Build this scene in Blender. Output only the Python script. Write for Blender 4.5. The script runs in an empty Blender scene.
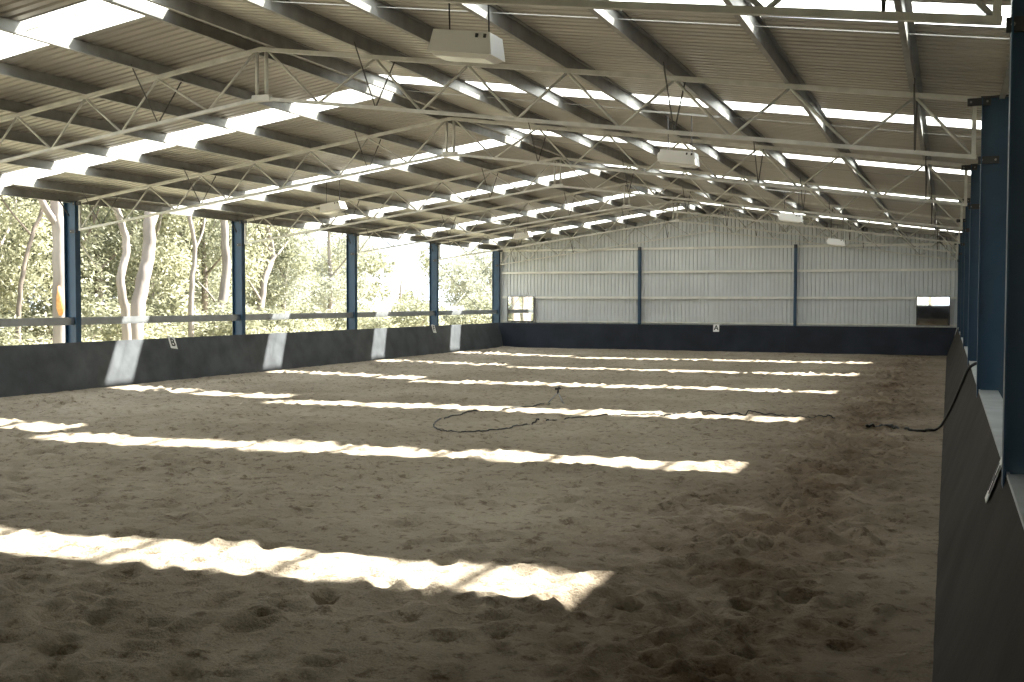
import bpy, bmesh, math, random
import numpy as np
from mathutils import Vector, Matrix, noise

# ------------------------------------------------------------------ camera, sky, sun, exposure
scn = bpy.context.scene
C = scn.collection
CAMH = 2.269
cd = bpy.data.cameras.new('camera'); cam = bpy.data.objects.new('camera', cd); C.objects.link(cam)
cd.sensor_fit = 'HORIZONTAL'; cd.sensor_width = 36.0; cd.lens = 1083.9 / 1024 * 36
cd.clip_start = 0.05; cd.clip_end = 600
cam.matrix_world = (Matrix.Translation((0, 0, CAMH)) @ Matrix.Rotation(0.3829, 4, 'Z')
                    @ Matrix.Rotation(math.pi / 2 - 0.0373, 4, 'X') @ Matrix.Rotation(0.0026, 4, 'Z'))
scn.camera = cam

w = bpy.data.worlds.new('sky'); scn.world = w; w.use_nodes = True
bg = w.node_tree.nodes['Background']; bg.inputs['Color'].default_value = (0.86, 0.94, 1.0, 1); bg.inputs['Strength'].default_value = 2.0

sd = bpy.data.lights.new('sun', 'SUN'); sun = bpy.data.objects.new('sun', sd); C.objects.link(sun)
sd.energy = 30.0; sd.angle = math.radians(1.3); sd.color = (1.0, 0.955, 0.87)
sun.rotation_euler = Vector((0.64, 0.62, 1.0)).to_track_quat('Z', 'Y').to_euler()

scn.view_settings.view_transform = 'Standard'
scn.view_settings.look = 'None'
scn.view_settings.gamma = 1.0
scn.view_settings.use_curve_mapping = False
scn.view_settings.exposure = 0.68

# ------------------------------------------------------------------ dimensions
XL, XR, XM = -20.34, 0.506, -9.917
YE, BAY = 48.433, 6.84
COLY = [YE - BAY * k for k in range(9)]
Y0 = COLY[8]
SL = 0.142
def zch(x):                      # top of the truss top chord
    return 4.76 - SL * (x if x > XM else 2 * XM - x)
PH = 0.20                        # purlin height
def zroof(x): return zch(x) + PH

# ------------------------------------------------------------------ materials
MAT = {}
def mat(name, col, rough=0.6, metal=0.0, var=0.0, vscale=3.0, bump=0.0, bscale=30.0, spec=0.5, stretch=(1, 1, 1), col2=None):
    m = bpy.data.materials.new(name); m.use_nodes = True
    nt = m.node_tree; b = nt.nodes['Principled BSDF']
    b.inputs['Base Color'].default_value = (*col, 1); b.inputs['Roughness'].default_value = rough
    b.inputs['Metallic'].default_value = metal; b.inputs['Specular IOR Level'].default_value = spec
    tc = nt.nodes.new('ShaderNodeTexCoord'); mp = nt.nodes.new('ShaderNodeMapping')
    mp.inputs['Scale'].default_value = stretch
    nt.links.new(tc.outputs['Object'], mp.inputs['Vector'])
    if var or col2:
        n = nt.nodes.new('ShaderNodeTexNoise'); n.inputs['Scale'].default_value = vscale; n.inputs['Detail'].default_value = 6
        nt.links.new(mp.outputs['Vector'], n.inputs['Vector'])
        r = nt.nodes.new('ShaderNodeValToRGB'); r.color_ramp.elements[0].position = 0.3; r.color_ramp.elements[1].position = 0.7
        lo = tuple(c * (1 - var) for c in col); hi = tuple(min(1, c * (1 + var)) for c in (col2 or col))
        r.color_ramp.elements[0].color = (*lo, 1); r.color_ramp.elements[1].color = (*hi, 1)
        nt.links.new(n.outputs['Fac'], r.inputs['Fac']); nt.links.new(r.outputs['Color'], b.inputs['Base Color'])
    if bump:
        n2 = nt.nodes.new('ShaderNodeTexNoise'); n2.inputs['Scale'].default_value = bscale; n2.inputs['Detail'].default_value = 5
        nt.links.new(mp.outputs['Vector'], n2.inputs['Vector'])
        bp = nt.nodes.new('ShaderNodeBump'); bp.inputs['Strength'].default_value = bump; bp.inputs['Distance'].default_value = 0.02
        nt.links.new(n2.outputs['Fac'], bp.inputs['Height']); nt.links.new(bp.outputs['Normal'], b.inputs['Normal'])
    MAT[name] = m
    return m

mat('blue_steel', (0.018, 0.056, 0.108), 0.42, var=0.18, vscale=2.0)
mat('roof_sheet', (0.42, 0.40, 0.36), 0.42, 0.35, var=0.10, vscale=1.2, stretch=(0.3, 2.5, 1))
mat('wall_sheet', (0.60, 0.62, 0.63), 0.5, 0.1, var=0.06, vscale=1.0)
mat('galvanised', (0.27, 0.265, 0.25), 0.45, 0.15, var=0.2, vscale=4.0)
mat('truss_steel', (0.60, 0.59, 0.55), 0.5, 0.15, var=0.15, vscale=5.0)
mat('girt_steel', (0.72, 0.71, 0.66), 0.45, 0.2, var=0.08)
mat('rail_steel', (0.40, 0.42, 0.44), 0.35, 0.6, var=0.12)
mat('dark_steel', (0.03, 0.03, 0.035), 0.5)
mat('board', (0.068, 0.075, 0.084), 0.55, var=0.35, vscale=1.6, bump=0.15, bscale=8, spec=0.25)  # kickboard tones per side: part of the light difference is put into the colours
mat('board_brown_shaded', (0.030, 0.026, 0.022), 0.8, var=0.4, vscale=1.2, bump=0.2, bscale=8, spec=0.15)  # darker brown board copy, the right side's shade put into its colour
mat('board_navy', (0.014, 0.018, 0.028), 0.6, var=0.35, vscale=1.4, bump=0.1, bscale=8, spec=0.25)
mat('fly_steel', (0.10, 0.095, 0.09), 0.5)
mat('ledge', (0.42, 0.45, 0.47), 0.5, 0.1, var=0.15)
mat('white_box', (0.93, 0.93, 0.93), 0.4)
mat('white_plastic', (0.85, 0.85, 0.85), 0.5)
mat('black_paint', (0.012, 0.012, 0.014), 0.5)
mat('hose_rubber', (0.012, 0.012, 0.013), 0.45)
mat('bark_pale', (0.22, 0.195, 0.175), 0.85, var=0.30, vscale=1.6, bump=0.5, bscale=9, stretch=(1, 1, 0.35))
mat('bark_brown', (0.17, 0.14, 0.115), 0.9, var=0.35, vscale=3, bump=0.6, bscale=9, stretch=(1, 1, 0.3))
mat('torn_wood', (0.55, 0.27, 0.10), 0.9, var=0.4, vscale=6)
def leafmat(name, c1, c2):
    m = mat(name, c1, 0.55, var=0.35, vscale=0.9, col2=c2)
    nt = m.node_tree; b = nt.nodes['Principled BSDF']; out = nt.nodes['Material Output']
    t = nt.nodes.new('ShaderNodeBsdfTranslucent'); t.inputs['Color'].default_value = (*[min(1, v * 1.1) for v in c2], 1)
    mx = nt.nodes.new('ShaderNodeMixShader'); mx.inputs[0].default_value = 0.35
    nt.links.new(b.outputs[0], mx.inputs[1]); nt.links.new(t.outputs[0], mx.inputs[2]); nt.links.new(mx.outputs[0], out.inputs['Surface'])
leafmat('leaf_olive', (0.125, 0.135, 0.085), (0.24, 0.245, 0.165))
leafmat('leaf_bright', (0.22, 0.225, 0.14), (0.36, 0.36, 0.25))
leafmat('leaf_grey', (0.17, 0.18, 0.14), (0.30, 0.31, 0.25))

# mirror
m = bpy.data.materials.new('mirror_glass'); m.use_nodes = True; b = m.node_tree.nodes['Principled BSDF']
b.inputs['Metallic'].default_value = 1; b.inputs['Roughness'].default_value = 0.02; b.inputs['Base Color'].default_value = (0.86, 0.88, 0.87, 1)
MAT['mirror_glass'] = m
# translucent roof sheet: lets the sun through and glows softly where it is lit
m = bpy.data.materials.new('skylight'); m.use_nodes = True; nt = m.node_tree; nt.nodes.remove(nt.nodes['Principled BSDF'])
tr = nt.nodes.new('ShaderNodeBsdfTransparent'); tr.inputs['Color'].default_value = (0.93, 0.95, 0.93, 1)
tl = nt.nodes.new('ShaderNodeBsdfTranslucent'); tl.inputs['Color'].default_value = (0.85, 0.88, 0.85, 1)
mx = nt.nodes.new('ShaderNodeMixShader'); mx.inputs[0].default_value = 0.30
nt.links.new(tr.outputs[0], mx.inputs[1]); nt.links.new(tl.outputs[0], mx.inputs[2])
nt.links.new(mx.outputs[0], nt.nodes['Material Output'].inputs['Surface'])
MAT['skylight'] = m
# lamp lens
mat('lamp_lens', (0.80, 0.80, 0.76), 0.2)

# sand
m = bpy.data.materials.new('sand'); m.use_nodes = True; nt = m.node_tree; b = nt.nodes['Principled BSDF']
b.inputs['Roughness'].default_value = 0.95; b.inputs['Specular IOR Level'].default_value = 0.15
tc = nt.nodes.new('ShaderNodeTexCoord')
def nz(scale, det, rgh=0.6):
    n = nt.nodes.new('ShaderNodeTexNoise'); n.inputs['Scale'].default_value = scale; n.inputs['Detail'].default_value = det
    n.inputs['Roughness'].default_value = rgh; nt.links.new(tc.outputs['Object'], n.inputs['Vector']); return n
def ramp(src, p0, p1, c0, c1):
    r = nt.nodes.new('ShaderNodeValToRGB'); r.color_ramp.elements[0].position = p0; r.color_ramp.elements[1].position = p1
    r.color_ramp.elements[0].color = (*c0, 1); r.color_ramp.elements[1].color = (*c1, 1); nt.links.new(src, r.inputs['Fac']); return r
def mix(kind, fac, a, bb):
    x = nt.nodes.new('ShaderNodeMix'); x.data_type = 'RGBA'; x.blend_type = kind
    if hasattr(fac, 'links'): nt.links.new(fac, x.inputs[0])
    else: x.inputs[0].default_value = fac
    nt.links.new(a, x.inputs[6]); nt.links.new(bb, x.inputs[7]); return x.outputs[2]
base = ramp(nz(0.35, 5).outputs['Fac'], 0.35, 0.68, (0.30, 0.255, 0.195), (0.42, 0.365, 0.29))
clod = ramp(nz(6.0, 6, 0.75).outputs['Fac'], 0.38, 0.47, (0.42, 0.36, 0.31), (1, 1, 1))
grain = ramp(nz(60, 3).outputs['Fac'], 0.3, 0.7, (0.82, 0.82, 0.82), (1.1, 1.1, 1.1))
c = mix('MULTIPLY', 0.8, base.outputs[0], clod.outputs[0]); c = mix('MULTIPLY', 0.8, c, grain.outputs[0])
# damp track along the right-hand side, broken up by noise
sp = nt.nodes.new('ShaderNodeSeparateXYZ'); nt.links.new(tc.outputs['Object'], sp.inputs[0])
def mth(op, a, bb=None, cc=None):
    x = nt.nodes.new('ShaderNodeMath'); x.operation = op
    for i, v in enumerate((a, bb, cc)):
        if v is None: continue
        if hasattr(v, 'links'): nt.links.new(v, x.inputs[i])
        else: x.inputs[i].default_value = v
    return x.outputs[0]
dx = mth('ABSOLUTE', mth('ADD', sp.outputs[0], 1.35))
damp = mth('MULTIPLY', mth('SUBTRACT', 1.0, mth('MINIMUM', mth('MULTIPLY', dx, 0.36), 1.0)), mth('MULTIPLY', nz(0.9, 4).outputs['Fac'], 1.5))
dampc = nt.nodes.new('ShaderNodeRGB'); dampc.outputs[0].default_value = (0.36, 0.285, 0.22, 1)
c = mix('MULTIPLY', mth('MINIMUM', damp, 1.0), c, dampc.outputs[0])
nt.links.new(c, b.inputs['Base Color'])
bp = nt.nodes.new('ShaderNodeBump'); bp.inputs['Strength'].default_value = 0.9; bp.inputs['Distance'].default_value = 0.045
nt.links.new(mth('ADD', nz(9, 6, 0.65).outputs['Fac'], mth('MULTIPLY', nz(45, 3).outputs['Fac'], 0.3)), bp.inputs['Height'])
nt.links.new(bp.outputs[0], b.inputs['Normal'])
MAT['sand'] = m
mat('scrub_ground', (0.20, 0.18, 0.12), 0.95, var=0.35, vscale=0.6, col2=(0.30, 0.28, 0.18), bump=0.6, bscale=6)

# ------------------------------------------------------------------ mesh helpers
class MB:
    def __init__(s): s.v = []; s.f = []
    def add(s, vs, fs):
        o = len(s.v); s.v += [tuple(p) for p in vs]; s.f += [tuple(i + o for i in f) for f in fs]; return s
    def box(s, x0, x1, y0, y1, z0, z1):
        return s.hexa([(x0, y0, z0), (x1, y0, z0), (x1, y1, z0), (x0, y1, z0), (x0, y0, z1), (x1, y0, z1), (x1, y1, z1), (x0, y1, z1)])
    def hexa(s, p):
        return s.add(p, [(3, 2, 1, 0), (4, 5, 6, 7), (0, 1, 5, 4), (1, 2, 6, 5), (2, 3, 7, 6), (3, 0, 4, 7)])
    def prism(s, prof, a, b, axis='y'):           # closed 2D profile (convex not needed for thin strips) swept along axis
        n = len(prof)
        def P(u, v, t): return {'y': (u, t, v), 'x': (t, u, v), 'z': (u, v, t)}[axis]
        vs = [P(u, v, a) for u, v in prof] + [P(u, v, b) for u, v in prof]
        fs = [(i, (i + 1) % n, n + (i + 1) % n, n + i) for i in range(n)] + [tuple(range(n))[::-1], tuple(range(n, 2 * n))]
        return s.add(vs, fs)
    def bar(s, a, b, wd, ht=None, up=(0, 0, 1)):   # rectangular bar between two points
        a = Vector(a); b = Vector(b); ht = ht or wd; d = (b - a).normalized(); up = Vector(up)
        if abs(d.dot(up)) > 0.98: up = Vector((0, 1, 0))
        r = d.cross(up).normalized() * wd / 2; u = r.normalized().cross(d).normalized() * ht / 2
        return s.hexa([a - r - u, a + r - u, b + r - u, b - r - u, a - r + u, a + r + u, b + r + u, b - r + u])
    def tube(s, pts, rad, n=8, cap=True):
        pts = [Vector(p) for p in pts]; rad = rad if hasattr(rad, '__len__') else [rad] * len(pts)
        ref = Vector((0, 0, 1)); rings = []; vs = []; fs = []
        d0 = (pts[-1] - pts[0]).normalized()
        if abs(d0.z) > 0.7: ref = Vector((0, 1, 0))
        for i, p in enumerate(pts):
            d = (pts[min(i + 1, len(pts) - 1)] - pts[max(i - 1, 0)]).normalized()
            x = d.cross(ref)
            x = x.normalized() if x.length > 1e-4 else Vector((1, 0, 0)); y = d.cross(x).normalized()
            for k in range(n):
                a = 2 * math.pi * k / n; vs.append(p + (x * math.cos(a) + y * math.sin(a)) * rad[i])
        for i in range(len(pts) - 1):
            for k in range(n):
                fs.append((i * n + k, i * n + (k + 1) % n, (i + 1) * n + (k + 1) % n, (i + 1) * n + k))
        if cap: fs += [tuple(range(n)), tuple(range((len(pts) - 1) * n, len(pts) * n))[::-1]]
        return s.add(vs, fs)
    def build(s, name, m, parent=None, smooth=False, origin=None):
        me = bpy.data.meshes.new(name)
        vs = s.v
        off = Vector((0, 0, 0))
        if parent is not None and parent.type == 'EMPTY': off = parent.location
        elif origin is not None: off = Vector(origin)
        vs = [(x - off.x, y - off.y, z - off.z) for x, y, z in vs]
        me.from_pydata(vs, [], s.f); me.update()
        bm = bmesh.new(); bm.from_mesh(me); bmesh.ops.recalc_face_normals(bm, faces=bm.faces); bm.to_mesh(me); bm.free()
        if smooth: me.polygons.foreach_set('use_smooth', [True] * len(me.polygons))
        me.materials.append(MAT[m])
        o = bpy.data.objects.new(name, me); C.objects.link(o)
        if parent is not None: o.parent = parent
        if not (parent is not None) and origin is not None: o.location = off
        return o

def sub(mb, name, m, parent_mesh, smooth=False):      # child of a mesh part: same local frame as its parent
    o = mb.build(name, m, None, smooth)
    root = parent_mesh
    while root.parent: root = root.parent
    o.data.transform(Matrix.Translation(-root.location)); o.parent = parent_mesh
    return o

def tag(o, label, cat, group=None, kind=None):
    o['label'] = label; o['category'] = cat
    if group: o['group'] = group
    if kind: o['kind'] = kind
    return o
def thing(name, label, cat, loc, group=None):
    o = bpy.data.objects.new(name, None); o.empty_display_size = 0.2; o.location = loc; C.objects.link(o)
    return tag(o, label, cat, group)
def struct(mb, name, m, label, cat, smooth=False):
    return tag(mb.build(name, m, None, smooth), label, cat, kind='structure')
ORD = ['first', 'second', 'third', 'fourth', 'fifth', 'sixth', 'seventh', 'eighth', 'ninth', 'tenth']
def children(o): return [c for c in bpy.data.objects if c.parent == o]
def copy_tree(o, dloc):
    r = o.copy(); C.objects.link(r); r.location = Vector(o.location) + Vector(dloc)
    for ch in children(o):
        q = ch.copy(); C.objects.link(q); q.parent = r
        for g in children(ch):
            z = g.copy(); C.objects.link(z); z.parent = q
    return r

def rib_profile(a, b, pitch=0.19, h=0.028):       # trapezoidal sheeting: list of (position, height)
    out = []; t = a
    while t < b - 1e-6:
        for d, z in ((0, 0), (pitch * 0.60, 0), (pitch * 0.72, h), (pitch * 0.88, h)):
            if t + d < b: out.append((t + d, z))
        t += pitch
    out.append((b, 0)); return out

# ------------------------------------------------------------------ FLOOR: raked, hoof-marked sand
def vnoise(x, y, seed):                            # smooth value noise, numpy
    rs = np.random.RandomState(seed); tab = rs.rand(256, 256)
    xi = np.floor(x).astype(int); yi = np.floor(y).astype(int); xf = x - xi; yf = y - yi
    u = xf * xf * (3 - 2 * xf); v = yf * yf * (3 - 2 * yf)
    a = tab[xi % 256, yi % 256]; b_ = tab[(xi + 1) % 256, yi % 256]; c_ = tab[xi % 256, (yi + 1) % 256]; d = tab[(xi + 1) % 256, (yi + 1) % 256]
    return (a * (1 - u) + b_ * u) * (1 - v) + (c_ * (1 - u) + d * u) * v
DX = 0.047; xs = np.arange(-19.95, -0.05 + DX, DX)
ys = [Y0 + 0.1]
while ys[-1] < YE - 0.15:
    y = ys[-1]; ys.append(y + (0.22 if y < 4 else max(0.042, 0.0046 * y)))
ys = np.array(ys); X, Y = np.meshgrid(xs, ys)
wx = X + 0.5 * vnoise(X * 1.3, Y * 1.3, 5); wy = Y + 0.5 * vnoise(X * 1.3 + 40, Y * 1.3, 6)
Z = 0.03 * (vnoise(wx * 0.35 + 9, wy * 0.35 + 3, 1) - 0.5)
Z += 0.03 * (vnoise(wx * 1.7, wy * 2.0, 2) - 0.5) + 0.037 * (vnoise(wx * 3.7, wy * 4.3, 3) - 0.5) + 0.022 * (vnoise(wx * 8, wy * 9, 4) - 0.5)
rs = np.random.RandomState(12)                     # hoof prints: shallow cups with a pushed-up rim
for q_ in range(10500):
    hx, hy = rs.uniform(-19.8, -0.2), rs.uniform(Y0 + .5, YE - .6)
    if rs.rand() < 0.35: hx = rs.choice([-1.5, -18.4]) + rs.normal() * 0.55
    if hy > 4 or rs.rand() < .2:
        r_ = rs.uniform(.06, .13); dpt = rs.uniform(.02, .055); an = rs.uniform(0, 3.14)
        j0, j1 = np.searchsorted(ys, (hy - 3 * r_, hy + 3 * r_)); i0, i1 = np.searchsorted(xs, (hx - 3 * r_, hx + 3 * r_))
        sx_, sy_ = X[j0:j1, i0:i1] - hx, Y[j0:j1, i0:i1] - hy
        u_ = (sx_ * math.cos(an) + sy_ * math.sin(an)) / r_; v_ = (-sx_ * math.sin(an) + sy_ * math.cos(an)) / (r_ * 1.35); d2_ = u_ * u_ + v_ * v_
        Z[j0:j1, i0:i1] += -dpt * np.exp(-d2_ * 1.3) + dpt * .45 * np.exp(-(np.sqrt(d2_) - 1.45) ** 2 * 6)
edge = np.clip((X + 19.95) / 1.0, 0, 1) * np.clip((-0.05 - X) / 0.6, 0, 1) * np.clip((YE - 0.2 - Y) / 0.8, 0, 1)
Z = Z * (0.35 + 0.65 * edge) + 0.04 * (1 - np.clip((YE - 0.25 - Y) / 0.7, 0, 1)) + 0.05 * (1 - np.clip((X + 19.95) / 0.9, 0, 1))
ny, nx = X.shape
vv = np.stack([X.ravel(), Y.ravel(), Z.ravel()], 1)
idx = np.arange(ny * nx).reshape(ny, nx)
ff = np.stack([idx[:-1, :-1].ravel(), idx[:-1, 1:].ravel(), idx[1:, 1:].ravel(), idx[1:, :-1].ravel()], 1)
me = bpy.data.meshes.new('floor'); me.vertices.add(len(vv)); me.vertices.foreach_set('co', vv.ravel())
me.loops.add(ff.size); me.loops.foreach_set('vertex_index', ff.ravel()); me.polygons.add(len(ff))
me.polygons.foreach_set('loop_start', np.arange(0, ff.size, 4)); me.polygons.foreach_set('use_smooth', [True] * len(ff))
me.update(calc_edges=True); me.validate(); me.materials.append(MAT['sand'])
fl = bpy.data.objects.new('floor', me); C.objects.link(fl)
tag(fl, 'brown sand riding surface pitted with hoof marks between the kickboards', 'arena floor', kind='structure')

g = MB(); N = 60                                   # ground outside, gently uneven
gx = sorted([-170 + i * 240 / N for i in range(N - 3)] + [-20.35, -20.25, .9, 1.05]); gy = sorted([-60 + i * 300 / N for i in range(N - 3)] + [-6.7, -6.4, 48.7, 48.9])
rr = random.Random(2)
vs = [(x, y, (-0.4 if (-20.3 < x < 1 and -8 < y < 49) else -0.06) + (0 if (-23 < x < 6 and -14 < y < 56) else rr.uniform(-0.12, 0.1))) for y in gy for x in gx]
g.add(vs, [(j * (N + 1) + i, j * (N + 1) + i + 1, (j + 1) * (N + 1) + i + 1, (j + 1) * (N + 1) + i) for j in range(N) for i in range(N)])
struct(g, 'ground', 'scrub_ground', 'dry grassy ground outside the open left side of the shed', 'ground')

# ------------------------------------------------------------------ ROOF
SKW = {1: 0.84, -1: 0.98}
sk = [(COLY[k] + COLY[k + 1]) / 2 for k in range(6)]; sk[5] += 0.2          # translucent run mid bay; unseen near bays kept opaque to darken the foreground
SKO = {1: 0.08, -1: 0.92}                                        # the left slope's strips sit a sheet further along
def sky(s_, side): return s_ + SKO[side] - (0.30 if side > 0 and s_ > 20 else 0)
def spans(side):
    out = []; y = Y0 - 0.3
    for s_ in sorted(sk): out.append((y, sky(s_, side) - SKW[side] / 2)); y = sky(s_, side) + SKW[side] / 2
    return out + [(y, YE + 0.35)]
def sheet(mb, y0, y1, side):
    xe = XR + 0.32 if side > 0 else XL - 0.32
    pr = rib_profile(y0, y1); vs = []; fs = []; xr = XM
    for (yy, h) in pr:
        for x in (xe, xr): vs.append((x, yy, zroof(x) + h))
    for (yy, h) in pr:
        for x in (xe, xr): vs.append((x, yy, zroof(x) + h + 0.004))
    n = len(pr)
    for i in range(n - 1):
        fs += [(2 * i, 2 * i + 1, 2 * i + 3, 2 * i + 2), (2 * n + 2 * i, 2 * n + 2 * i + 2, 2 * n + 2 * i + 3, 2 * n + 2 * i + 1)]
    mb.add(vs, fs)
roof = MB()
for sd_ in (1, -1):
    for (a, b_) in spans(sd_): sheet(roof, a, b_, sd_)
for s_ in sk:                                       # the translucent runs stop at the right eave purlin: plain sheet over the overhang
    a, b_ = sky(s_, 1) - SKW[1] / 2 - .01, sky(s_, 1) + SKW[1] / 2 + .01; x0, x1 = XR + .02, XR + .32
    roof.hexa([(x0, a, zroof(x0) + .002), (x1, a, zroof(x1) + .002), (x1, b_, zroof(x1) + .002), (x0, b_, zroof(x0) + .002),
               (x0, a, zroof(x0) + .008), (x1, a, zroof(x1) + .008), (x1, b_, zroof(x1) + .008), (x0, b_, zroof(x0) + .008)])
# ridge cap
roof.hexa([(XM - .12, Y0 - .3, zroof(XM - .12) + .03), (XM, Y0 - .3, zroof(XM) + .03), (XM, YE + .35, zroof(XM) + .03), (XM - .12, YE + .35, zroof(XM - .12) + .03),
           (XM - .12, Y0 - .3, zroof(XM - .12) + .036), (XM, Y0 - .3, zroof(XM) + .036), (XM, YE + .35, zroof(XM) + .036), (XM - .12, YE + .35, zroof(XM - .12) + .036)])
roof.hexa([(XM, Y0 - .3, zroof(XM) + .03), (XM + .12, Y0 - .3, zroof(XM + .12) + .03), (XM + .12, YE + .35, zroof(XM + .12) + .03), (XM, YE + .35, zroof(XM) + .03),
           (XM, Y0 - .3, zroof(XM) + .036), (XM + .12, Y0 - .3, zroof(XM + .12) + .036), (XM + .12, YE + .35, zroof(XM + .12) + .036), (XM, YE + .35, zroof(XM) + .036)])
struct(roof, 'ceiling', 'roof_sheet', 'ribbed grey metal roof sheeting over the whole arena', 'roof')
def skylight(yc, side):
    xe = XR + 0.02 if side > 0 else XL - 0.30; xr = XM + 0.03 * side
    pr = rib_profile(yc - SKW[side] / 2 - 0.02, yc + SKW[side] / 2 + 0.02, 0.2); vs = []; fs = []; n = len(pr)
    for (yy, h) in pr:
        for x in (xe, xr): vs.append((x, yy, zroof(x) + h + 0.012))
    fs = [(2 * i, 2 * i + 1, 2 * i + 3, 2 * i + 2) for i in range(n - 1)]
    return MB().add(vs, fs)
for k, yc in enumerate(sk):
    for side, nm in ((1, 'right'), (-1, 'left')):
        o = skylight(sky(yc, side), side).build('skylight_sheet', 'skylight')
        tag(o, 'white translucent skylight strip on the %s roof slope, %s bay from the far wall' % (nm, ORD[k]), 'skylight', 'translucent strips in the roof')

# ------------------------------------------------------------------ PURLINS
PN = [XR + 0.07] + [-0.42 - 1.5 * i for i in range(6)] + [-9.62]
def purlin(x, side):
    xx = x if side > 0 else 2 * XM - x
    z0 = zch(xx) + 0.002; t = 0.005; f = 0.06; s = side; H = PH - 0.006
    # Z section, bottom flange towards the ridge, lip turned up
    P = [(0, 0), (-s * f, s * 0), (-s * f, 0.018), (-s * (f - t), 0.018), (-s * (f - t), t), (-s * 0 - s * t, t), (-s * t, H - t), (-s * t, H), (s * f, H), (s * f, H - 0.018), (s * (f - t), H - 0.018), (s * (f - t), H - t), (0, H - t)]
    return MB().prism([(xx + u, z0 + v) for u, v in P], Y0 - 0.2, YE + 0.3, 'y')
for i, x in enumerate(PN):
    for side, nm in ((1, 'right'), (-1, 'left')):
        o = purlin(x, side).build('roof_purlin', 'galvanised')
        wh = 'eave purlin running along the column tops on the %s side' % nm if i == 0 else ('purlin just beside the ridge on the %s slope' % nm if i == 7 else '%s purlin up from the %s eave purlin' % (ORD[i - 1], nm))
        tag(o, 'dark galvanised ' + wh, 'purlin', 'purlins under the roof')
# bridging rods in mid bay between purlins
for k in range(8):
    yb = (COLY[k] + COLY[k + 1]) / 2 + 0.75
    for side, nm in ((1, 'right'), (-1, 'left')):
        mb = MB()
        for i in range(7):
            a, b_ = PN[i], PN[i + 1]
            if side < 0: a, b_ = 2 * XM - a, 2 * XM - b_
            mb.bar((a, yb, zch(a) + 0.11), (b_, yb, zch(b_) + 0.11), 0.010)
        o = mb.build('purlin_bridging', 'galvanised')
        tag(o, 'thin bridging line tying the %s slope purlins, %s bay from the far wall' % (nm, ORD[k]), 'bridging', 'bridging between the purlins')

# ------------------------------------------------------------------ TRUSSES
EX = 0.26
def zbot(x):
    d = abs(x - XM); return zch(x) - 0.72 - 0.06 * (1 - d / 10.2)
XE_R, XE_L = XR - EX, XL + EX
topn = [-0.42 - 1.5 * i for i in range(6)]; botn = [XE_R] + [-1.17 - 1.5 * i for i in range(5)] + [-8.9]
def make_truss(y):
    t = thing('roof_truss', '', 'truss', (XM, y, zbot(XM)))
    q = 0.062
    for s in (1, -1):
        M = (lambda x: x) if s > 0 else (lambda x: 2 * XM - x)
        a = M(XE_R + 0.03)
        MB().bar((a, y, zch(a) - q / 2), (XM, y, zch(XM) - q / 2), 0.07, q).build('top_chord', 'truss_steel', t)
        MB().bar((a, y, zbot(a)), (XM, y, zbot(XM)), 0.055, q * 0.8).build('bottom_chord', 'truss_steel', t)
        e = M(XE_R)
        MB().bar((e, y, zbot(e)), (e, y, zch(e) - 0.03), 0.05).build('end_post', 'truss_steel', t)
        rods = []
        for i, tx in enumerate(topn):
            rods.append((botn[i], tx)); rods.append((botn[i + 1], tx))
        rods.append((botn[6], XM + 0.12))
        for (bx, tx) in rods:
            bx, tx = M(bx), M(tx)
            MB().tube([(bx, y, zbot(bx)), (tx, y, zch(tx) - 0.05)], 0.020, 6).build('web_rod', 'truss_steel', t, True)
        p = XM + 0.085 * s
        MB().tube([(p, y, zbot(p)), (p, y, zch(p) - 0.04)], 0.03, 8).build('apex_post', 'truss_steel', t, True)
        # splice plates at apex
        if s > 0:
            MB().box(XM - .16, XM + .16, y - .045, y + .045, zbot(XM) - .05, zbot(XM) + .045).build('apex_cleat', 'truss_steel', t)
        # fly braces up to the purlins each side of the truss
        for fx in (-3.42, -7.92):
            fx = M(fx); bx = fx
            for d in (-0.62, 0.62):
                MB().tube([(bx, y, zbot(bx)), (fx, y + d, zch(fx) + 0.06)], 0.011, 6).build('fly_brace', 'fly_steel', t, True)
        fx = M(-0.42)
        MB().tube([(fx, y, zbot(fx)), (fx, y - 0.62, zch(fx) + 0.06)], 0.011, 6).build('fly_brace', 'fly_steel', t, True)
        MB().tube([(fx, y, zbot(fx)), (fx, y + 0.62, zch(fx) + 0.06)], 0.011, 6).build('fly_brace', 'fly_steel', t, True)
    return t
t0 = make_truss(COLY[0]); 
for k in range(9):
    t = t0 if k == 0 else copy_tree(t0, (0, COLY[k] - COLY[0], 0))
    t['label'] = 'pale steel lattice roof truss, ' + ('hard against the far end wall' if k == 0 else '%s one forward from the far end wall' % ORD[k - 1])
    t['group'] = 'lattice roof trusses'

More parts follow.
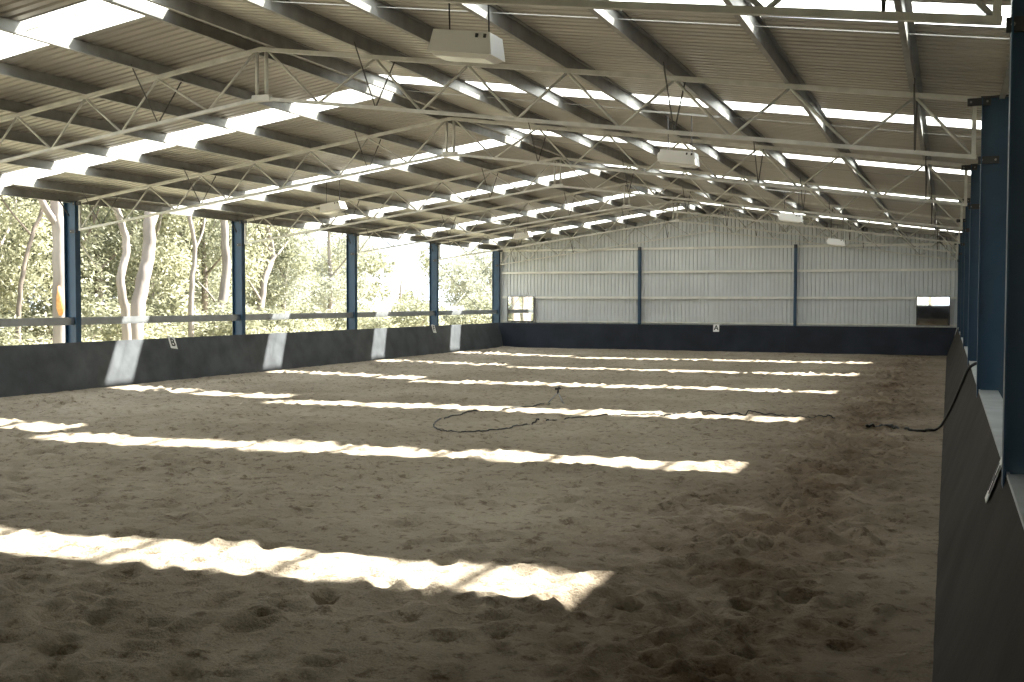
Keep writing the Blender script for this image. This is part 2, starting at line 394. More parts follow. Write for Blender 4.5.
# ------------------------------------------------------------------ COLUMNS
def make_column(side, y, ztop):
    x = XR if side > 0 else XL; nm = 'right' if side > 0 else 'left'
    t = thing('steel_column', '', 'column', (x, y, 0))
    D, B, tf, tw = 0.18, 0.088, 0.013, 0.010
    P = [(-D, -B), (-D + tf, -B), (-D + tf, -tw), (D - tf, -tw), (D - tf, -B), (D, -B), (D, B), (D - tf, B), (D - tf, tw), (-D + tf, tw), (-D + tf, B), (-D, B)]
    MB().prism([(x + u, y + v) for u, v in P], 0, ztop, 'z').build('shaft', 'blue_steel', t)
    MB().box(x - D - .01, x + D + .01, y - B - .01, y + B + .01, ztop, ztop + .012).build('cap_plate', 'dark_steel', t)
    s = 1 if side < 0 else -1
    xi = x + s * D
    for zz in (ztop - 0.045, ztop - 0.74):         # cleats that bolt the truss on
        a, b_ = sorted((xi - s * 0.10, xi + s * 0.16)) if zz > ztop - 0.1 else sorted((xi - s * 0.2, xi + s * 0.03))
        c = MB().box(a, b_, y - 0.062, y - 0.045 + .01, zz - 0.045, zz + 0.045).build('truss_cleat', 'dark_steel', t)
        for bx in (a + 0.04, b_ - 0.04):
            sub(MB().tube([(bx, y - 0.075, zz), (bx, y - 0.06, zz)], 0.013, 8), 'bolt', 'galvanised', c)
    return t
for side, nm in ((-1, 'left'), (1, 'right')):
    c0 = make_column(side, COLY[0], 4.70)
    for k in range(9):
        c = c0 if k == 0 else copy_tree(c0, (0, COLY[k] - COLY[0], 0))
        c['label'] = 'blue steel I-section column on the %s side, %s' % (nm, 'in the far corner' if k == 0 else '%s one forward from the far corner' % ORD[k - 1])
        c['group'] = 'blue columns along the ' + nm

# end-wall posts
for i, x in enumerate((-13.2, -6.22)):
    t = thing('wall_post', ['blue steel post on the far wall, left of the letter A', 'blue steel post on the far wall, right of the letter A'][i], 'post', (x, YE - 0.02, 0), 'blue posts on the far wall')
    P = [(-.055, -.10), (.055, -.10), (.055, -.09), (.006, -.09), (.006, .09), (.055, .09), (.055, .10), (-.055, .10), (-.055, .09), (-.006, .09), (-.006, -.09), (-.055, -.09)]
    MB().prism([(x + u, YE + 0.02 + v) for u, v in P], 0.0, 4.74, 'z').build('shaft', 'blue_steel', t)
    MB().box(x - .06, x + .06, YE - .1, YE - .03, 4.58, 4.74).build('cleat', 'dark_steel', t)

# ------------------------------------------------------------------ FAR WALL cladding, girts, mirrors
def clad(mb, axis, a, b_, pos, zlo, ztop, flip=1, pitch=0.175):
    pr = rib_profile(a, b_, pitch, 0.03); vs = []; fs = []; n = len(pr)
    for (t, h) in pr:
        for z in (zlo, ztop(t)):
            vs.append((t, pos - flip * h, z) if axis == 'x' else (pos - flip * h, t, z))
    for i in range(n - 1): fs.append((2 * i, 2 * i + 1, 2 * i + 3, 2 * i + 2))
    mb.add(vs, fs)
fw = MB(); clad(fw, 'x', XL - .2, XM, YE + .22, 0.0, lambda x: zroof(x) + .0); clad(fw, 'x', XM, XR + .3, YE + .22, 0.0, lambda x: zroof(x))
struct(fw, 'wall_back', 'wall_sheet', 'pale grey ribbed metal cladding of the far gable wall', 'wall')
rw = MB(); clad(rw, 'y', Y0 - .2, YE + .2, XR + .27, 0.0, lambda y: zroof(XR + .27) - .02)
struct(rw, 'wall_right', 'wall_sheet', 'ribbed metal cladding behind the right hand columns', 'wall')
nw = MB(); clad(nw, 'x', XL - .2, XM, Y0 - .22, 2.15, lambda x: zroof(x), -1); clad(nw, 'x', XM, XR + .3, Y0 - .22, 2.15, lambda x: zroof(x), -1)
struct(nw, 'wall_front', 'wall_sheet', 'metal cladding over the opening of the near end wall', 'wall')

MIR = [(-19.72, -18.42), (-1.24, 0.02)]
for zg, nm in ((1.29, 'lowest'), (2.42, 'second'), (3.60, 'third'), (4.66, 'top')):
    xs_ = [(-20.1, -13.26), (-13.14, -6.28), (-6.16, 0.30)]
    for j, (a, b_) in enumerate(xs_):
        if zg == 1.29: hh = 0.05
        else: hh = 0.10
        P = [(-.02, -hh / 2), (.06, -hh / 2), (.06, -hh / 2 + .008), (-.012, -hh / 2 + .008), (-.012, hh / 2 - .008), (.06, hh / 2 - .008), (.06, hh / 2), (-.02, hh / 2)]
        mb = MB().prism([(YE + .13 + u, zg + v) for u, v in P], a, b_, 'x')
        tag(mb.build('wall_girt', 'girt_steel'), 'pale %s girt across the %s third of the far wall' % (nm, ('left', 'middle', 'right')[j]), 'girt', 'girts on the far wall')
for i, (a, b_) in enumerate(MIR):
    t = thing('arena_mirror', ['large arena mirror in the far left corner, reflecting the trees', 'large arena mirror in the far right corner, reflecting the shed'][i], 'mirror', ((a + b_) / 2, YE + .03, 1.3))
    z0, z1 = 1.30, 2.46
    tilt = 0.0 if i == 0 else 0.008
    gq = MB().hexa([(a, YE + .02, z0), (b_, YE + .02, z0), (b_, YE + .035, z0), (a, YE + .035, z0), (a, YE + .02 - tilt, z1), (b_, YE + .02 - tilt, z1), (b_, YE + .035, z1), (a, YE + .035, z1)])
    gq.build('mirror_pane', 'mirror_glass', t)
    fr = MB(); e = 0.025
    fr.box(a - e, a, YE, YE + .05, z0 - e, z1 + e); fr.box(b_, b_ + e, YE, YE + .05, z0 - e, z1 + e)
    fr.box(a, b_, YE, YE + .05, z0 - e, z0); fr.box(a, b_, YE, YE + .05, z1, z1 + e); fr.box(a - e, b_ + e, YE + .036, YE + .05, z0 - e, z1 + e)
    fr.build('frame', 'dark_steel', t)
    MB().box(a + .2, a + .26, YE + .05, YE + .10, 2.3, 2.45).box(b_ - .26, b_ - .2, YE + .05, YE + .10, 2.3, 2.45).build('bracket', 'galvanised', t)

# ------------------------------------------------------------------ KICKBOARDS
def slab(name, quad, m, parent, thick):
    """quad = bottom-a, bottom-b, top-b, top-a on the riding side; thick vector goes outwards"""
    q = [Vector(p) for p in quad]; th = Vector(thick)
    return MB().hexa([q[0], q[1], q[1] + th, q[0] + th, q[3], q[2], q[2] + th, q[3] + th]).build(name, m, parent)
LB, LT, RB, RT = -19.80, -20.13, -0.085, 0.355
FB, FT = YE - 0.33, YE - 0.11
def joints(a, b_, step):
    n = max(1, round((b_ - a) / step)); return [a + (b_ - a) * i / n for i in range(n + 1)]
t = thing('kickboard', 'long dark kickboard leaning outward along the left side', 'kickboard', (LB, 20, 0))
J = [Y0] + [COLY[k] for k in range(7, 0, -1)] + [FB + .1]
for a, b_ in zip(J[:-1], J[1:]):
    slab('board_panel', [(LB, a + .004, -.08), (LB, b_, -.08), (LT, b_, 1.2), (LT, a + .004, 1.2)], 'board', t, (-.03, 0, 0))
for k in range(8, 0, -1):
    for f in (0.25, 0.75):
        y = COLY[k] + BAY * f
        MB().bar((LB - .07, y, 0), (LT - .07, y, 1.15), .06, .09).build('stud', 'galvanised', t)
t = thing('kickboard', 'near black kickboard across the far end under the mirrors', 'kickboard', (XM, FB, 0))
J = joints(LB - .1, RB + .1, 6.6)
for a, b_ in zip(J[:-1], J[1:]):
    # end panels are cut to the slope of the side boards
    ta = a - .25 if a == J[0] else a; tb = b_ + .30 if b_ == J[-1] else b_
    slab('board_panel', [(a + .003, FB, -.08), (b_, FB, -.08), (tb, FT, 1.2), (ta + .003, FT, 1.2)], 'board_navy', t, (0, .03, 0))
t = thing('kickboard', 'kickboard sloping along the right side with a pale capping ledge', 'kickboard', (RB, 20, 0))
J = [Y0] + [COLY[k] for k in range(7, 0, -1)] + [FB + .1]
for i, (a, b_) in enumerate(zip(J[:-1], J[1:])):
    slab('board_panel', [(RB, a + .004, -.08), (RB, b_, -.08), (RT, b_, 1.2), (RT, a + .004, 1.2)], 'board_brown_shaded', t, (.03, 0, 0))
J2 = [Y0] + [COLY[k] for k in range(7, -1, -1)]
for i, (a, b_) in enumerate(zip(J2[:-1], J2[1:])):
    y1 = min(b_, FB + .1)
    l = MB().box(RT - .004, XR + .055, a + .10, y1 - .10, 1.2, 1.212); l.box(RT - .006, RT + .012, a, y1, 1.165, 1.2125)
    lo = l.build('ledge', 'ledge', t); lo['label'] = 'pale grey capping ledge'
    for f in (.25, .75):
        y = a + (b_ - a) * f
        if y < FB: MB().bar((RB + .08, y, 0), (RT + .08, y, 1.15), .06, .09).build('stud', 'galvanised', t)
t = thing('kickboard', 'kickboard across the near end, seen only in the mirror', 'kickboard', (XM, Y0 + .2, 0))
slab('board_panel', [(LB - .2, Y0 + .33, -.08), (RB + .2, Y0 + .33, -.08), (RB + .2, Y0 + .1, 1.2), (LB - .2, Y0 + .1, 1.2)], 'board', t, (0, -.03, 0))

# ------------------------------------------------------------------ SIDE RAILS (left), bracing
for k in range(8):
    a, b_ = COLY[k + 1] + .02, COLY[k] - .02; z = 1.725; hh = .095
    P = [(-.04, -hh), (.04, -hh), (.04, -hh + .03), (.032, -hh + .03), (.032, -hh + .008), (-.04 + .03, -hh + .008), (-.03, hh - .008), (.032, hh - .008), (.032, hh - .03), (.04, hh - .03), (.04, hh), (-.04, hh)]
    P = [(-.035, -hh), (.035, -hh), (.035, hh), (-.035, hh)]
    mb = MB().prism([(XL + .03 + u, z + v) for u, v in P], a, b_, 'y')
    tag(mb.build('side_rail', 'rail_steel'), 'grey galvanised rail between the left columns, %s bay from the far corner' % ORD[k], 'rail', 'rails between the left columns')
def rod(name, a, b_, r, lab, grp=None, m='galvanised'):
    tag(MB().tube([a, b_], r, 6).build(name, m, None, True), lab, 'brace rod', grp)
rod('brace_rod', (XL - .05, COLY[1] + .05, 4.1), (XL - .05, COLY[0] - .1, 1.0), .016, 'thin brace rod falling to the far corner in the last left bay', 'cross bracing of the last left bay')
rod('brace_rod', (XL - .02, COLY[1] + .05, 1.0), (XL - .02, COLY[0] - .05, 4.35), .016, 'thin brace rod rising to the far corner in the last left bay', 'cross bracing of the last left bay')
rod('brace_rod', (XL + .02, 21.15, 3.86), (XL - .9, 22.9, 3.1), .022, 'short pale stay running out from the nearest visible left column', None, 'truss_steel')
for k in range(1, 5):                               # little knee braces from column to eave purlin
    y = COLY[k]
    rod('knee_brace', (XL, y - .09, 4.35), (XL, y - .42, 4.72), .018, 'small knee brace at the head of the left column, %s forward from the far corner' % ORD[k - 1], 'knee braces under the left eave', 'dark_steel')

# ------------------------------------------------------------------ LETTER MARKERS
def text_mesh(ch, size, m, mtx, parent):
    cu = bpy.data.curves.new('letter', 'FONT'); cu.body = ch; cu.size = size; cu.align_x = 'CENTER'; cu.align_y = 'CENTER'; cu.extrude = 0.002; cu.offset = 0.006
    tmp = bpy.data.objects.new('letter', cu); C.objects.link(tmp)
    bpy.context.view_layer.update()
    me = bpy.data.meshes.new_from_object(tmp.evaluated_get(bpy.context.evaluated_depsgraph_get()))
    bpy.data.objects.remove(tmp); me.transform(mtx); me.materials.clear(); me.materials.append(MAT[m])
    o = bpy.data.objects.new('letter', me); C.objects.link(o); o.parent = parent; return o
def marker(ch, loc, xdir, updir, label, wd=.27, ht=.34):
    t = thing('letter_marker', label, 'letter sign', loc)
    xd = Vector(xdir).normalized(); ud = Vector(updir).normalized(); n = xd.cross(ud).normalized()
    xa = Vector(loc) * 0
    M4 = Matrix((( xd.x, ud.x, n.x, 0), (xd.y, ud.y, n.y, 0), (xd.z, ud.z, n.z, 0), (0, 0, 0, 1)))
    mb = MB(); mb.box(-wd / 2, wd / 2, -ht / 2, ht / 2, -.003, .003)
    me = mb.build('plate', 'white_plastic', None); me.data.transform(M4); me.parent = t
    text_mesh(ch, ht * .92, 'black_paint', M4 @ Matrix.Translation((0, 0, .005)), t)
def onleft(y, z, off=.02): s = (z + .08) / 1.28; return (LB + (LT - LB) * s + off, y, z)
upL = Vector((LT - LB, 0, 1.28)); upR = Vector((RT - RB, 0, 1.28)); upF = Vector((0, FT - FB, 1.28))
marker('B', onleft(24.5, 1.07), (0.06, 1, -.14), upL + Vector((0, -.14, 0)), 'white sign with black letter B hung on the left kickboard')
marker('F', onleft(41.05, 1.07), (0.06, 1, -.10), upL + Vector((0, -.10, 0)), 'white sign with black letter F on the left kickboard near the far corner')
s = (1.07 + .08) / 1.28
marker('A', (-9.62, FB + (FT - FB) * s - .02, 1.07), (1, 0, 0), upF, 'white sign with black letter A centred on the far kickboard')
s = (1.09 + .08) / 1.28
marker('H', (RB + (RT - RB) * s - .02, 7.83, 1.09), (0, -1, 0), upR, 'white letter sign seen edge-on at the top of the right kickboard', .20, .30)

# ------------------------------------------------------------------ LIGHT BOXES
def make_light(x, y, z, ztop, label):
    t = thing('light_box', label, 'light fitting', (x, y, z), 'white light boxes hung under the roof')
    t.rotation_euler.y = math.radians(8.1 if x > XM else -8.1)
    a, d, hb, c = .32, .17, .10, .02
    p = [(x - a, y - d, z - hb), (x + a, y - d, z - hb), (x + a, y + d, z - hb), (x - a, y + d, z - hb),
         (x - a + .02, y - d + c, z + hb), (x + a - .05, y - d + c, z + hb), (x + a - .05, y + d - c, z + hb), (x - a + .02, y + d - c, z + hb)]
    h = MB().hexa(p).build('housing', 'white_box', t)
    sub(MB().box(x - a - .04, x - a + .01, y - .06, y + .06, z - .05, z + .05), 'junction_box', 'white_box', h)
    for vx in (.15, .23):
        sub(MB().box(x + vx - .012, x + vx + .012, y - d + .002, y - d + .03, z + .045, z + .08), 'vent', 'dark_steel', h)
    l = MB(); l.hexa([(x - a + .05, y - d + .05, z - hb - .035), (x + a - .08, y - d + .05, z - hb - .035), (x + a - .08, y + d - .05, z - hb - .035), (x - a + .05, y + d - .05, z - hb - .035),
                      (x - a + .01, y - d + .01, z - hb), (x + a - .01, y - d + .01, z - hb), (x + a - .01, y + d - .01, z - hb), (x - a + .01, y + d - .01, z - hb)])
    l.build('lens', 'lamp_lens', t)
    # slung from a bar that spans the two nearest purlins (drawn in the fitting's own frame, which follows the roof slope)
    ps = sorted([p for p in PN] + [2 * XM - p for p in PN]); pa = max(p for p in ps if p <= x); pb = min(p for p in ps if p > x)
    zb = z + (zch(x) - z) * math.cos(math.radians(8.1)) - .012; sh = -(zch(x) - z) * math.sin(math.radians(8.1)) * (1 if x > XM else -1)
    bar = MB().bar((x + sh + (pa - x) * 1.01 - .03, y, zb), (x + sh + (pb - x) * 1.01 + .03, y, zb), .03, .024); bar.build('mounting_bar', 'galvanised', t)
    for sx in (-.2, .2):
        MB().tube([(x + sx, y, z + hb - .01), (x + sx + sh, y, zb)], .008, 6).build('hanger', 'dark_steel', t)
    return t
for i, y in enumerate((9.2, 17.65, 31.3, 40.6)):
    x = -4.15 if i < 3 else -3.77
    make_light(x, y, 4.62 if i < 3 else 4.40, zroof(x) - .02, ['white light box hung nearest the camera under the right slope', 'white light box over the middle of the right slope, second nearest', 'small white light box under the right slope, third along the row', 'smallest white light box under the right slope before the far wall'][i])
for i, y in enumerate((24.6, 38.2)):
    make_light(-14.95, y, 4.70 + .03 * i, zroof(-14.95) - .02, ['white light box under the left slope above the second visible left column', 'white light box under the left slope near the far left corner'][i])

# ------------------------------------------------------------------ HOSES AND SPRINKLER
def smooth_path(pts, n=10):
    P = [Vector(p) for p in pts]; P = [P[0]] + P + [P[-1]]; out = []
    for i in range(1, len(P) - 2):
        for k in range(n):
            t = k / n; a, b_, c, d = P[i - 1:i + 3]
            out.append(0.5 * ((2 * b_) + (-a + c) * t + (2 * a - 5 * b_ + 4 * c - d) * t * t + (-a + 3 * b_ - 3 * c + d) * t ** 3))
    return out + [P[-2]]
Zi = Z
def ground(x, y):
    j = int(np.clip(np.searchsorted(ys, y), 1, ny - 1)); i = int(np.clip(round((x - xs[0]) / DX), 0, nx - 1)); return float(Zi[j, i])
def lay(pts, r): return [Vector((p.x, p.y, ground(p.x, p.y) + r * 1.0)) for p in smooth_path([(x, y, 0) for x, y in pts], 24)]
pts = lay([(-8.09, 22.34), (-8.26, 21.53), (-8.52, 20.51), (-8.92, 19.9), (-8.93, 18.88), (-8.7, 17.88), (-8.38, 17.17), (-7.95, 16.88), (-7.59, 16.88), (-7.23, 17.66), (-7.17, 18.36), (-6.97, 18.98), (-6.71, 19.65), (-6.16, 20.47), (-5.3, 21.05), (-4.6, 21.56), (-3.48, 21.94), (-2.67, 21.78), (-2.01, 21.77)], .013)
tag(MB().tube(pts, .013, 6).build('garden_hose', 'hose_rubber', None, True), 'dark hose looping across the sand to the sprinkler', 'hose')
gp = lay([(-1.32, 20.1), (-1.0, 20.6), (-0.62, 20.1), (-0.35, 20.15), (-.2, 20.3)], .022)
wp = smooth_path([gp[-1], (-.10, 20.05, .12), (.0, 19.55, .35), (.10, 19.1, .62), (.21, 18.75, .95), (.30, 18.6, 1.2), (.40, 18.6, 1.29), (.50, 18.65, 1.31)], 8)
t = thing('wall_hose', 'black hose draped over the right kickboard onto the sand', 'hose', (.4, 18.6, 1.25))
MB().tube(gp[:-1] + wp, .024, 8).build('tubing', 'hose_rubber', t, True)
MB().tube([(.49, 18.65, 1.31), (.60, 18.67, 1.33)], [.03, .034], 8).build('tap_fitting', 'galvanised', t, True)
sx, sy = -8.01, 22.63; gz = ground(sx, sy)
t = thing('sprinkler', 'small tripod lawn sprinkler standing alone on the sand', 'sprinkler', (sx, sy, gz))
for a in (200, 325, 85):
    ax, ay = math.cos(math.radians(a)), math.sin(math.radians(a))
    MB().tube([(sx, sy, gz + .24), (sx + .22 * ax, sy + .22 * ay, gz + .01)], .012, 6).build('leg', 'rail_steel', t, True)
MB().tube([(sx, sy, gz + .21), (sx, sy, gz + .31)], .022, 8).build('riser', 'dark_steel', t, True)
h = MB().tube([(sx - .065, sy, gz + .315), (sx + .065, sy, gz + .33)], [.03, .02], 8); h.build('spray_head', 'dark_steel', t, True)
MB().tube([(sx + .02, sy, gz + .33), (sx + .02, sy, gz + .37)], .018, 6).build('spray_arm', 'dark_steel', t, True)

# ------------------------------------------------------------------ TREES
def leaves(blobs, n, size, seed, droop=0.6):
    """blobs: (x,y,z,rx,ry,rz). Slim gum leaves scattered in clumps, one mesh"""
    r = np.random.RandomState(seed); B = np.array(blobs, float)
    vol = B[:, 3] * B[:, 4] * B[:, 5]; pick = r.choice(len(B), n, p=vol / vol.sum()); b_ = B[pick]
    cl = r.normal(size=(max(8, n // 28), 3)); cl /= np.linalg.norm(cl, axis=1)[:, None]; cl *= (r.rand(len(cl), 1) ** .4)
    ci = r.randint(0, len(cl), n); c0 = cl[ci] + r.normal(size=(n, 3)) * .10
    P = b_[:, :3] + c0 * b_[:, 3:]
    d = r.normal(size=(n, 3)); d[:, 2] = d[:, 2] * .5 - droop; d /= np.linalg.norm(d, axis=1)[:, None]
    q = np.cross(d, r.normal(size=(n, 3))); q /= np.linalg.norm(q, axis=1)[:, None]
    nn = np.cross(d, q); L = size * (0.6 + .8 * r.rand(n, 1)); W = L * .17
    V = np.stack([P, P + d * L * .45 + q * W + nn * L * .05, P + d * L, P + d * L * .45 - q * W + nn * L * .05], 1).reshape(-1, 3)
    F = np.arange(n * 4).reshape(-1, 4)
    me = bpy.data.meshes.new('foliage'); me.vertices.add(len(V)); me.vertices.foreach_set('co', V.ravel())
    me.loops.add(F.size); me.loops.foreach_set('vertex_index', F.ravel()); me.polygons.add(len(F)); me.polygons.foreach_set('loop_start', np.arange(0, F.size, 4))
    me.update(calc_edges=True); return me
def foliage(me, m, parent):
    me.materials.clear(); me.materials.append(MAT[m]); o = bpy.data.objects.new('foliage', me); C.objects.link(o); o.parent = parent; return o
def rel(pts, base): return [(p[0], p[1], p[2]) for p in pts]
def gum(label, path, r0, r1, limbs, blobs, m='leaf_olive', bark='bark_pale', n=5000, size=.24, seed=1, group=None):
    base = path[0]; t = thing('gum_tree', label, 'tree', (base[0], base[1], -.05), group)
    p = smooth_path(path, 8); k = len(p)
    wob = [Vector((.012 * math.sin(i * 1.3 + seed), .012 * math.cos(i * .9 + seed), 0)) for i in range(k)]
    rad = [(r0 + (r1 - r0) * i / (k - 1)) * (1.25 if i == 0 else 1) for i in range(k)]
    MB().tube([a + b_ for a, b_ in zip(p, wob)], rad, 12).build('trunk', bark, t, True)
    for (lp, a, b_) in limbs:
        q = smooth_path(lp, 6); MB().tube(q, [a + (b_ - a) * i / (len(q) - 1) for i in range(len(q))], 8).build('branch', bark, t, True)
    if blobs:
        B = [(x - base[0], y - base[1], z + .05, a, b_, c) for x, y, z, a, b_, c in blobs]
        foliage(leaves(B, n, size, seed), m, t)
    return t
def up(path, *more): return list(path) + list(more)
# close trunks
t = gum('thick pale gum trunk with a torn orange scar behind the nearest left column', up([(-27, 27.4, -.05), (-27, 27.4, .8), (-27, 27.4, 2.6), (-27, 27.4, 4.2), (-27, 27.3, 5.3), (-27, 27.1, 7.1)], (-27.2, 27, 10), (-27.5, 27.3, 14)), .26, .14,
    [([(-27, 27.4, 4.6), (-27, 26.85, 5.2), (-27, 26.5, 5.8), (-27.2, 25.8, 7.5), (-27.4, 25.2, 9.5)], .13, .06), ([(-27.1, 27.1, 8), (-26, 28, 10), (-25.5, 29, 12)], .10, .04)],
    [(-27.4, 25.2, 10.5, 2.2, 2.2, 1.6), (-27.2, 28.5, 13, 2.8, 3, 2)], n=3500, seed=3)
sc = MB(); sc.tube([(-26.76, 27.18, 1.75), (-26.72, 27.16, 2.0), (-26.73, 27.15, 2.35), (-26.8, 27.16, 2.7)], [.05, .14, .12, .03], 8).build('bark_scar', 'torn_wood', t, True)
gum('thin crooked dark sapling leaning at the far left edge', up([(-30, 28.4, -.05), (-30, 28.5, .9), (-30, 28.6, 2.2), (-30, 28.8, 3.3), (-30, 29.2, 4.5), (-30, 29.7, 5.5), (-30, 30.0, 6.4)], (-30.2, 30.6, 8.5)), .10, .05,
    [([(-30, 29.2, 4.5), (-30.3, 28.3, 5.6), (-30.5, 27.6, 7)], .04, .02)], [(-30.2, 30.3, 7.6, 1.6, 1.8, 1.6), (-30.5, 27.4, 7.2, 1.2, 1.2, 1.2)], n=1500, bark='bark_brown', seed=4)
gum('slender curving white gum trunk, left one of the close pair', up([(-26, 29.5, -.05), (-26, 29.4, .7), (-26, 29.3, 1.9), (-26, 29.1, 2.9), (-26, 29.4, 4.0), (-26, 29.2, 4.8), (-26, 28.8, 5.7)], (-26.2, 28.4, 8), (-26.3, 28.6, 11)), .17, .09,
    [], [(-26.3, 28.6, 11.5, 2.2, 2.4, 1.8)], n=2000, seed=5)
gum('thick straight gum trunk, right one of the close pair', up([(-26.5, 30.3, -.05), (-26.5, 30.35, .7), (-26.5, 30.5, 1.9), (-26.5, 30.8, 3.0), (-26.5, 31.1, 4.0), (-26.5, 31.15, 5.1), (-26.5, 31.4, 6.5)], (-26.6, 31.7, 9), (-26.5, 32, 12)), .29, .16,
    [([(-26.5, 31.1, 4.6), (-26.6, 31.7, 5.4), (-26.8, 32.4, 6.4), (-27, 33, 8)], .09, .05)], [(-26.6, 32, 12.5, 2.8, 3, 2), (-27, 33.2, 8.6, 1.6, 1.6, 1.3)], n=3000, seed=6)
gum('slim smooth white gum between the first two left columns', up([(-30, 37.8, -.05), (-30, 37.8, 1.8), (-30, 37.9, 3.1), (-30, 38.1, 4.4), (-30, 37.8, 5.7), (-30, 37.6, 7)], (-30.2, 37.3, 10)), .13, .06,
    [([(-30, 38.1, 4.4), (-30, 38.7, 5.4), (-30.2, 39.1, 7)], .05, .03)], [(-30.2, 37.4, 10, 2, 2, 2)], n=1600, seed=7)
gum('pinkish leaning gum trunk close to the second left column', up([(-31, 40.8, -.05), (-31, 40.9, .4), (-31, 41.2, 1.8), (-31, 41.6, 3.6), (-31, 41.5, 5.0), (-31, 41.5, 6.9)], (-31.2, 41.8, 9)), .27, .13,
    [([(-31, 41.4, 1.6), (-31, 40.4, 2.5), (-31.2, 39.8, 3.1)], .06, .02)], [(-31.2, 41.8, 10, 2.4, 2.4, 2)], n=2000, bark='bark_pale', seed=8)
gum('forked pink gum standing just right of the second left column', up([(-38, 53.9, -.05), (-38, 54.0, .8), (-38, 54.4, 2.3), (-38, 54.7, 3.5), (-38, 55.5, 4.8), (-38, 55.3, 5.9), (-38, 54.8, 6.9)], (-38.2, 54.4, 8.2)), .26, .10,
    [([(-38, 55.4, 4.6), (-38, 56.3, 5.2), (-38, 57.2, 5.9)], .09, .03), ([(-38, 54.3, 2.2), (-38, 53.2, 3.3), (-38.3, 52.6, 4.2)], .09, .03), ([(-38, 55.4, 5.2), (-38.2, 54.2, 6.2), (-38.5, 53.6, 7)], .07, .03)],
    [(-38.2, 53.2, 6.4, 1.6, 2.0, 1.1), (-38, 56.2, 7.2, 1.6, 2.0, 1.0), (-38.6, 52.6, 4.2, 1.0, 1.3, .9), (-38.2, 54.6, 8.6, 2, 2, 1.4)], m='leaf_bright', n=2600, seed=9)
gum('sparse spindly gum with open branches in the white sky gap', [(-48, 91, -.05), (-48, 91, 3), (-48.2, 92, 5), (-48.4, 93, 7)], .16, .05,
    [([(-48.1, 91.6, 4), (-48, 88, 5.2), (-48, 86, 5.4)], .06, .03), ([(-48.2, 92, 5), (-48, 94.5, 6.4), (-48, 97, 7.2)], .06, .03), ([(-48, 91, 2.6), (-48, 88, 3.4), (-48, 86, 3.6)], .06, .03)],
    [(-48, 86.4, 5.6, 1.5, 2.4, 1.2), (-48, 97, 6.2, .9, 1.6, 1.8), (-48, 85.8, 3.2, 1.5, 2, .9), (-48, 93.5, 2.6, 1.4, 1.4, .8)], m='leaf_olive', n=2200, size=.42, seed=10)
gum('round grey green gum beyond the last left bay', [(-46, 108, -.05), (-46, 108, 3), (-46.2, 108.6, 5.5)], .3, .14,
    [([(-46, 108, 2.6), (-46, 104.5, 4.4), (-46, 103, 5.6)], .12, .05), ([(-46.1, 108.3, 4), (-46, 111.5, 5.6), (-46, 113, 6.4)], .12, .05)],
    [(-46, 99, 4.9, 2.4, 4.2, 1.9), (-46, 105, 6.4, 2.6, 4.2, 1.8), (-46, 111, 5.2, 2.4, 4.2, 2.0), (-46, 103.5, 2.9, 2.4, 5.0, 1.5), (-46, 112, 2.6, 2.2, 3.6, 1.2)], m='leaf_grey', n=11000, size=.42, seed=11)

# forest belt of denser trees further out; three kinds, each copied
def kind(seed, m, h, wdt, n, size, bark):
    r = random.Random(seed)
    bl = [(r.uniform(-.6, .6) * wdt, r.uniform(-.6, .6) * wdt, h * (.12 + .80 * r.random()), wdt * r.uniform(.35, .55), wdt * r.uniform(.35, .55), h * r.uniform(.08, .16)) for _ in range(16)]
    return gum('', [(0, 0, -.05), (.1, .1, h * .3), (-.15, .2, h * .6), (.1, 0, h * .92)], .22, .06,
               [([(0, .1, h * .35), (.7 * wdt * .6, .5, h * .5), (wdt * .6, .7, h * .62)], .08, .03), ([(0, .1, h * .45), (-.4 * wdt, -.5, h * .6), (-.6 * wdt, -.8, h * .75)], .08, .03)],
               bl, m, bark, n, size, seed)
K = [kind(21, 'leaf_olive', 10.0, 3.0, 12000, .25, 'bark_brown'), kind(22, 'leaf_bright', 9.0, 3.0, 11000, .25, 'bark_pale'), kind(23, 'leaf_grey', 11.5, 3.2, 11000, .26, 'bark_pale')]
KL = ['dark olive bushy gum tree in the forest behind the left side', 'yellow green bushy gum tree in the forest behind the left side', 'tall grey green gum tree in the forest behind the left side']
spots = []
r = random.Random(7)
for row, (xx, n, y0, y1) in enumerate(((-33.5, 7, 23, 46), (-39, 9, 26, 62), (-45, 10, 27, 76), (-54, 10, 32, 98), (-66, 9, 40, 116))):
    for i in range(n):
        spots.append((xx + r.uniform(-1.6, 1.6), y0 + (y1 - y0) * (i + .5) / n + r.uniform(-.8, .8), (i * 2 + row + r.choice((0, 0, 1))) % 3, r.uniform(.82, 1.1)))
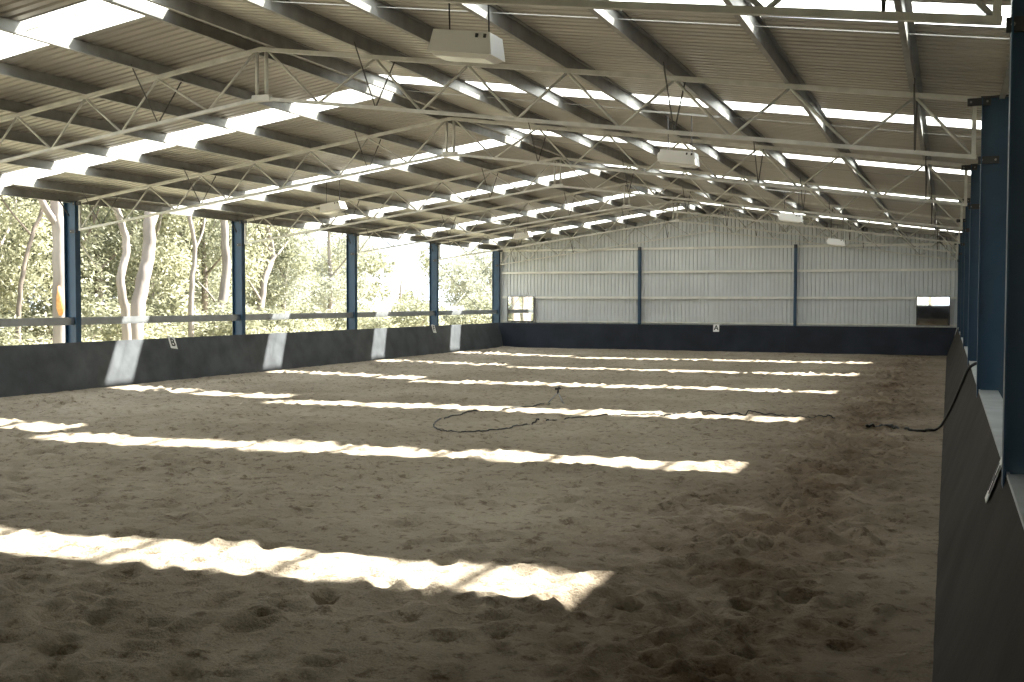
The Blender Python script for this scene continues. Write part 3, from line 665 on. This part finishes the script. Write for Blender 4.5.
for (x, y) in ((-40, -6), (-36, 4), (-42, 13), (-34, 16), (-30, -26), (-18, -30), (-8, -27), (3, -31), (-13, -38), (-2, -40)):
    spots.append((x, y, r.randrange(3), r.uniform(.85, 1.15)))
first = [True] * 3
for (x, y, kd, sc_) in spots:
    if first[kd]: o = K[kd]; first[kd] = False; o.location = (x, y, -.05)
    else: o = copy_tree(K[kd], (0, 0, 0)); o.location = (x, y, -.05)
    o.rotation_euler.z = r.uniform(0, 6.28); o.scale = (sc_, sc_, sc_ * r.uniform(.9, 1.1))
    o['label'] = KL[kd]; o['group'] = ['dark forest gums', 'yellow green forest gums', 'grey green forest gums'][kd]
# understorey shrubs
def shrub(seed, m):
    rr_ = random.Random(seed); t = thing('shrub', '', 'shrub', (0, 0, -.05))
    for a in range(4):
        an = a * 1.6 + seed; MB().tube([(0, 0, 0), (.4 * math.cos(an), .4 * math.sin(an), .7), (.8 * math.cos(an), .8 * math.sin(an), 1.3)], [.03, .02, .01], 5).build('stem', 'bark_brown', t)
    foliage(leaves([(rr_.uniform(-.7, .7), rr_.uniform(-.7, .7), rr_.uniform(.4, 1.6), .8, .8, .55) for _ in range(7)], 1500, .2, seed, .1), m, t)
    return t
S = [shrub(31, 'leaf_bright'), shrub(32, 'leaf_olive')]
SLb = ['low yellow green shrub growing outside the left kickboard', 'low olive shrub growing outside the left kickboard']
first = [True] * 2
for i in range(84):
    f = i / 83; xx = r.choice((-29, -31, -34, -38, -44)) + r.uniform(-1, 1); yy = abs(xx) * (0.85 + 1.6 * f) + r.uniform(-1, 1)
    kd = r.choice((0, 0, 1))
    o = S[kd] if first[kd] else copy_tree(S[kd], (0, 0, 0)); first[kd] = False
    o.location = (xx, yy, -.05); sc_ = r.uniform(.8, 1.25); o.scale = (sc_, sc_, sc_ * r.uniform(.8, 1.1)); o.rotation_euler.z = r.uniform(0, 6.28)
    o['label'] = SLb[kd]; o['group'] = ['yellow green understorey shrubs', 'olive understorey shrubs'][kd]
